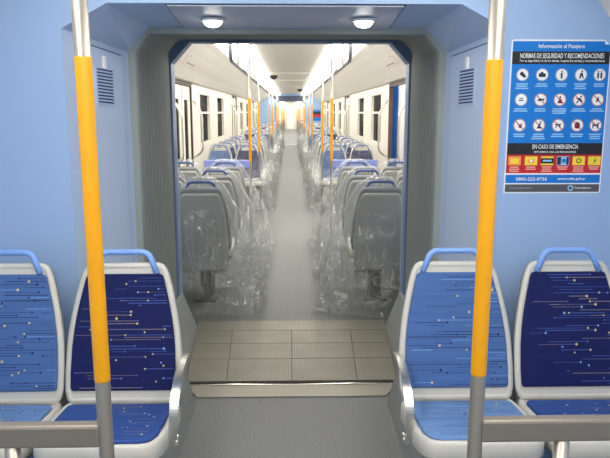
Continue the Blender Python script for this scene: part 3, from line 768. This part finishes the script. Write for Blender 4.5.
# ceiling domes
for x, y, nmb in ((-.40, 15.2, 'nearer, left of centre'), (.34, 24.0, 'farther, right of centre')):
    mb = MB(); mb.rings([[(r*math.cos(2*PI*j/16), r*math.sin(2*PI*j/16), z) for j in range(16)] for r, z in ((.10, 0), (.10, -.02), (.085, -.06), (.05, -.085), (.015, -.095))], M['dark'])
    tag(mb.build('ceiling_camera', loc=(x, y, ZC-.001)), f'small dark dome on the next-car ceiling, {nmb}', 'camera')
for k_, y in enumerate((14.3, 17.5, 22.0)):
    mb = MB(); mb.box((-.42, -.35, -.012), (.42, .35, 0), M['ceil'], bev=.004)
    for j in range(9): mb.box((-.38, -.30+j*.07, -.015), (.38, -.27+j*.07, -.011), M['ceil'])
    tag(mb.build('ceiling_grille', loc=(0, y, ZC-.001)), f'flat grey air grille in the next-car ceiling, {ORD[k_]} from the gangway', 'grille', 'ceiling grilles')
# door notice stickers on the coves
for sx, w in ((-1, 'left'), (1, 'right')):
    a = Vector((sx*1.27, 0, 2.075)); b = Vector((sx*1.10, 0, 2.20)); d = (b-a).normalized(); nrm = Vector((-sx*abs(d.z), 0, -abs(d.x))).normalized()
    mb = MB(); o_ = a+nrm*.003
    def mk(dy, s, r):
        c = o_+d*s+Vector((0, dy, 0)); mb.face([c+Vector((0, r*math.cos(2*PI*k_/7), 0))+d*r*math.sin(2*PI*k_/7) for k_ in range(7)], M['sticker'])
    for dy, s in ((-.18, .15), (-.02, .17), (-.2, .06), (.02, .05), (-.1, .11)): mk(dy, s, .017)
    c0 = o_+d*.07
    mb.face([c0+Vector((0, .12, 0)), c0+Vector((0, .75, 0)), c0+Vector((0, .75, 0))+d*.012, c0+Vector((0, .12, 0))+d*.012], M['sticker'])
    tag(mb.build('notice_sticker', loc=(0, 7.55, 0)), f'faint brownish pictogram sticker on the cream cove above the {w} door', 'sticker')

# ------------------------------------------------------------------ wrapped seats of the next cars
def cover_mesh(seed, flare, side, spread=.06, nz=30, nt=84):
    """loose clear bag over a seat; local seat frame, sitter faces -y; side = +1/-1 where the aisle is (local x)"""
    r = random.Random(seed); ph = [r.uniform(0, 6.28) for _ in range(12)]
    def ring(z):
        t = (1.035-z)/1.03                       # 0 top .. 1 floor
        rise = min(1, t/0.06)
        yb = 0.275+0.05*min(1, t*2)+0.03*t+spread*max(0, min(1, (t-.62)/.3)); hp = max(0, (t-.7)/.3); lowf = max(0, min(1, (t-0.42)/0.16))
        yf = 0.17-0.02*t-0.40*lowf-0.03*t
        hx = (0.10+0.05*rise) + 0.075*min(1, t/0.35) + (0.035*t if side else -0.02*t)
        fl = flare*(0.75*min(1, t/0.55)+0.25*t)
        x0, x1 = -hx, hx
        if side > 0: x1 += fl
        elif side < 0: x0 -= fl
        cx, cy = (x0+x1)/2, (yb+yf)/2; ax, ay = (x1-x0)/2, (yb-yf)/2
        out = []
        amp = 0.004+0.030*t*t+0.012*t+ (0.02 if t > 0.85 else 0)
        for k_ in range(nt):
            th = 2*PI*k_/nt; c, s = math.cos(th), math.sin(th); e = 0.55
            px = math.copysign(abs(c)**e, c); py = math.copysign(abs(s)**e, s)
            w = amp*(0.5*math.sin(5*th+ph[0]+2*t)+0.45*math.sin(9*th+ph[1]-3*t)+0.4*math.sin(14*th+ph[2]+5*t)+0.35*math.sin(21*th+ph[3]+9*t*math.sin(2*th+ph[4])))
            w += 0.012*t*math.sin(17*t+3*th+ph[5]) + 0.010*t*math.sin(31*t+5*th+ph[6])
            w += hp*.03*math.sin(6*th+40*t+ph[8])*math.sin(11*th-23*t+ph[9]); w += r.uniform(-.004, .004)*(0.4+t)+hp*r.uniform(-.010, .010)
            qx = cx+px*(ax+w)
            if not side: qx = max(-.275, min(.275, qx))
            out.append((qx, cy+py*(ay+w), max(.006, z + (0.006+.02*hp)*math.sin(7*th+ph[7]))))
        return out
    zs = [1.035-0.02*i for i in range(4)]+[0.955-0.945*(i/(nz-1))**0.95 for i in range(nz)]
    zs[-1] = 0.008
    mb = MB(); rg = [ring(z) for z in zs]
    c = [sum(p[i] for p in rg[0])/nt for i in (0, 1)]
    top = [((p[0]-c[0])*.45+c[0], (p[1]-c[1])*.45+c[1], 1.043) for p in rg[0]]
    mb.rings([top]+rg, M['film'], cap0=True, cap1=False)
    return mb
ROWS = [(5.03, 'a'), (5.99, 'a'), (6.97, 'a'), (10.62, 'f'), (11.55, 'f'), (12.5, 'f'), (13.45, 'a'), (14.4, 'a'),
        (18.4, 'f'), (19.3, 'f'), (20.2, 'f'), (21.1, 'a'), (22.0, 'a'), (22.9, 'a'), (26.8, 'f'), (27.7, 'f'), (28.6, 'f'), (29.5, 'a')]
protos = {}; covers = {}
for ri, (y, fc) in enumerate(ROWS):
    for sx, w in ((-1, 'left'), (1, 'right')):
        for col, ax in (('aisle', .708), ('window', 1.162)):
            kind = 'navy' if (ri+(col == 'aisle')) % 2 == 0 else 'sky'
            if ri == 3: kind = 'navy' if (col == 'aisle') == (sx < 0) else 'sky'
            rz = PI if fc == 'a' else 0
            lk = 'grey-backed' if fc == 'a' else ('navy' if kind == 'navy' else 'sky blue')
            lab = f'{lk} seat in clear plastic, {col} side, {ORD[ri]} row {w} of the next-car aisle'
            yo = y-0.30 if fc == 'f' else y+0.24
            loc = (sx*ax, yo, 0.004); grp = 'wrapped seats of the next car'
            if kind not in protos: protos[kind] = make_seat(kind, lab, loc, rz, 71 if kind == 'navy' else 83, grp, handle='handle_slate')
            else: dup(protos[kind], loc, rz, lab, grp)
            # cover
            ls = (-sx if fc == 'f' else sx) if col == 'aisle' else 0
            key = (ls, ri if ri < 3 and col == 'aisle' else (ri % 2)+10, sx if ri < 3 else 0)
            clab = f'loose clear plastic cover over the {col} seat, {ORD[ri]} row {w} of the next-car aisle'
            if key not in covers:
                fl = (.20 if ri < 3 else .14) if ls else 0
                o = cover_mesh(ri*17+int(sx)*5+ls*3+40, fl, ls, (.22, .12, .10)[ri] if ri < 3 else .05).build('plastic_cover', loc=loc); o.rotation_euler = (0, 0, rz); covers[key] = o
            else:
                o = covers[key].copy(); C.objects.link(o); o.location = loc; o.rotation_euler = (0, 0, rz)
            tag(o, clab, 'plastic cover', 'plastic covers of the next car')

# ------------------------------------------------------------------ end wall of the next car and the car beyond
HOLEE = [(-0.72, 0), (-0.72, 1.95), (-0.62, 2.04), (0.62, 2.04), (0.72, 1.95), (0.72, 0)]
portal_wall('wall_next_back', Y1, Y1+.1, WX, ZC, HOLEE, 0, M['blue_wall'])
fp = thing('wall_poster', 'small red and black notice on the blue wall at the far end', 'poster', (1.05, Y1, 1.14))
mb = MB(); mb.box((0, -.004, 0), (.36, -.001, .5), M['p_blue']); mb.build('sheet', fp)
mb = MB(); mb.box((0, -.007, .30), (.36, -.0045, .42), M['black']); mb.box((0, -.007, .17), (.36, -.0045, .30), M['p_red']); mb.build('printed_bands', fp)
boxo('floor_passage', (-.72, Y1+.0, -.05), (.72, 32.3, 0.002), M['skirt'])
for sx, w in ((-1, 'left'), (1, 'right')):
    x0, x1 = sorted((sx*.72, sx*.76)); boxo('wall_passage_'+w, (x0, Y1+.1, 0), (x1, 32.2, 2.04), M['bellows'])
boxo('ceiling_passage', (-.76, Y1+.1, 2.04), (.76, 32.2, 2.08), M['bellows'])
portal_wall('wall_last_front', 32.2, 32.3, WX, ZC, HOLEE, 0, M['blue_wall'])
car_shell(32.3, 58.0, [], [], 'last')
boxo('wall_last_back', (-WX, 58.0, 0), (WX, 58.05, ZC), M['cream'])
boxo('trim_4', (-.62, Y1-.012, 2.045), (.62, Y1-.002, 2.30), M['dark_slate'])
boxo('trim_5', (-.62, 32.188, 2.045), (.62, 32.198, 2.30), M['dark_slate'])
mb = MB(); mb.box((-.30, 0, 0), (.30, .04, 2.0), M['white'], bev=.01); mb.box((-.2, -.006, 1.05), (.2, .001, 1.8), M['white']); struct(mb.build('door_7', loc=(0, 57.95, .004)))
for sx, w in ((-1, 'left'), (1, 'right')):
    for i in range(5):
        mb = MB(); q = [(0.50, ZC-.003), (0.505, ZC-.045), (0.55, 2.315), (0.80, 2.300), (0.85, 2.325), (0.855, ZC-.003)]; y0 = 32.5+i*5.1
        mb.rings([[(sx*x, y0, z) for x, z in q], [(sx*x, y0+5.0, z) for x, z in q]], M['strip'], smooth=False)
        tag(mb.build('ceiling_light'), f'distant ceiling light panel over the {w} seats of the last car, {ORD[i]} from its entrance', 'light', 'ceiling light panels of the last car')
    for i, y in enumerate((35.5, 38.0, 43.5, 46.0, 51.5, 54.0)):
        dup(first, (sx*.505, y, 0), 0, f'distant orange-sleeved pole in the last car, {w} side, {ORD[i]} from its entrance', 'last-car poles')
far_seat = None
for i in range(12):
    y = 33.6+i*1.9
    for sx, w in ((-1, 'left'), (1, 'right')):
        lab = f'distant grey seat in the last car, aisle side, {w}, {ORD[i]} from its entrance'
        loc = (sx*.735, y, .004)
        dup(protos['navy'], loc, PI, lab, 'last-car seats')
        o = covers[(0, 10, 0)].copy() if (0, 10, 0) in covers else list(covers.values())[0].copy(); C.objects.link(o); o.location = loc; o.rotation_euler = (0, 0, PI)
        tag(o, f'distant clear plastic cover over a last-car seat, {w}, {ORD[i]} from its entrance', 'plastic cover', 'plastic covers of the last car')

# ------------------------------------------------------------------ world, camera, view
w = bpy.data.worlds.new('depot_night'); bpy.context.scene.world = w; w.use_nodes = True
w.node_tree.nodes['Background'].inputs['Color'].default_value = (0.02, 0.022, 0.025, 1)
w.node_tree.nodes['Background'].inputs['Strength'].default_value = 1.0
cam = bpy.data.cameras.new('camera'); co = bpy.data.objects.new('camera', cam); C.objects.link(co)
cam.sensor_width = 36; cam.sensor_fit = 'HORIZONTAL'; cam.lens = 640/610*36
cam.clip_start = 0.05; cam.clip_end = 200
co.location = (0, 0, 1.55); co.rotation_euler = (PI/2-math.atan(117/640), 0, -math.atan(14/640))
S = bpy.context.scene; S.camera = co
S.view_settings.view_transform = 'Standard'; S.view_settings.look = 'None'; S.view_settings.gamma = 1
S.view_settings.use_curve_mapping = False; S.view_settings.exposure = 0.0
S.cycles.transparent_max_bounces = 48; S.cycles.max_bounces = 10; S.cycles.diffuse_bounces = 5
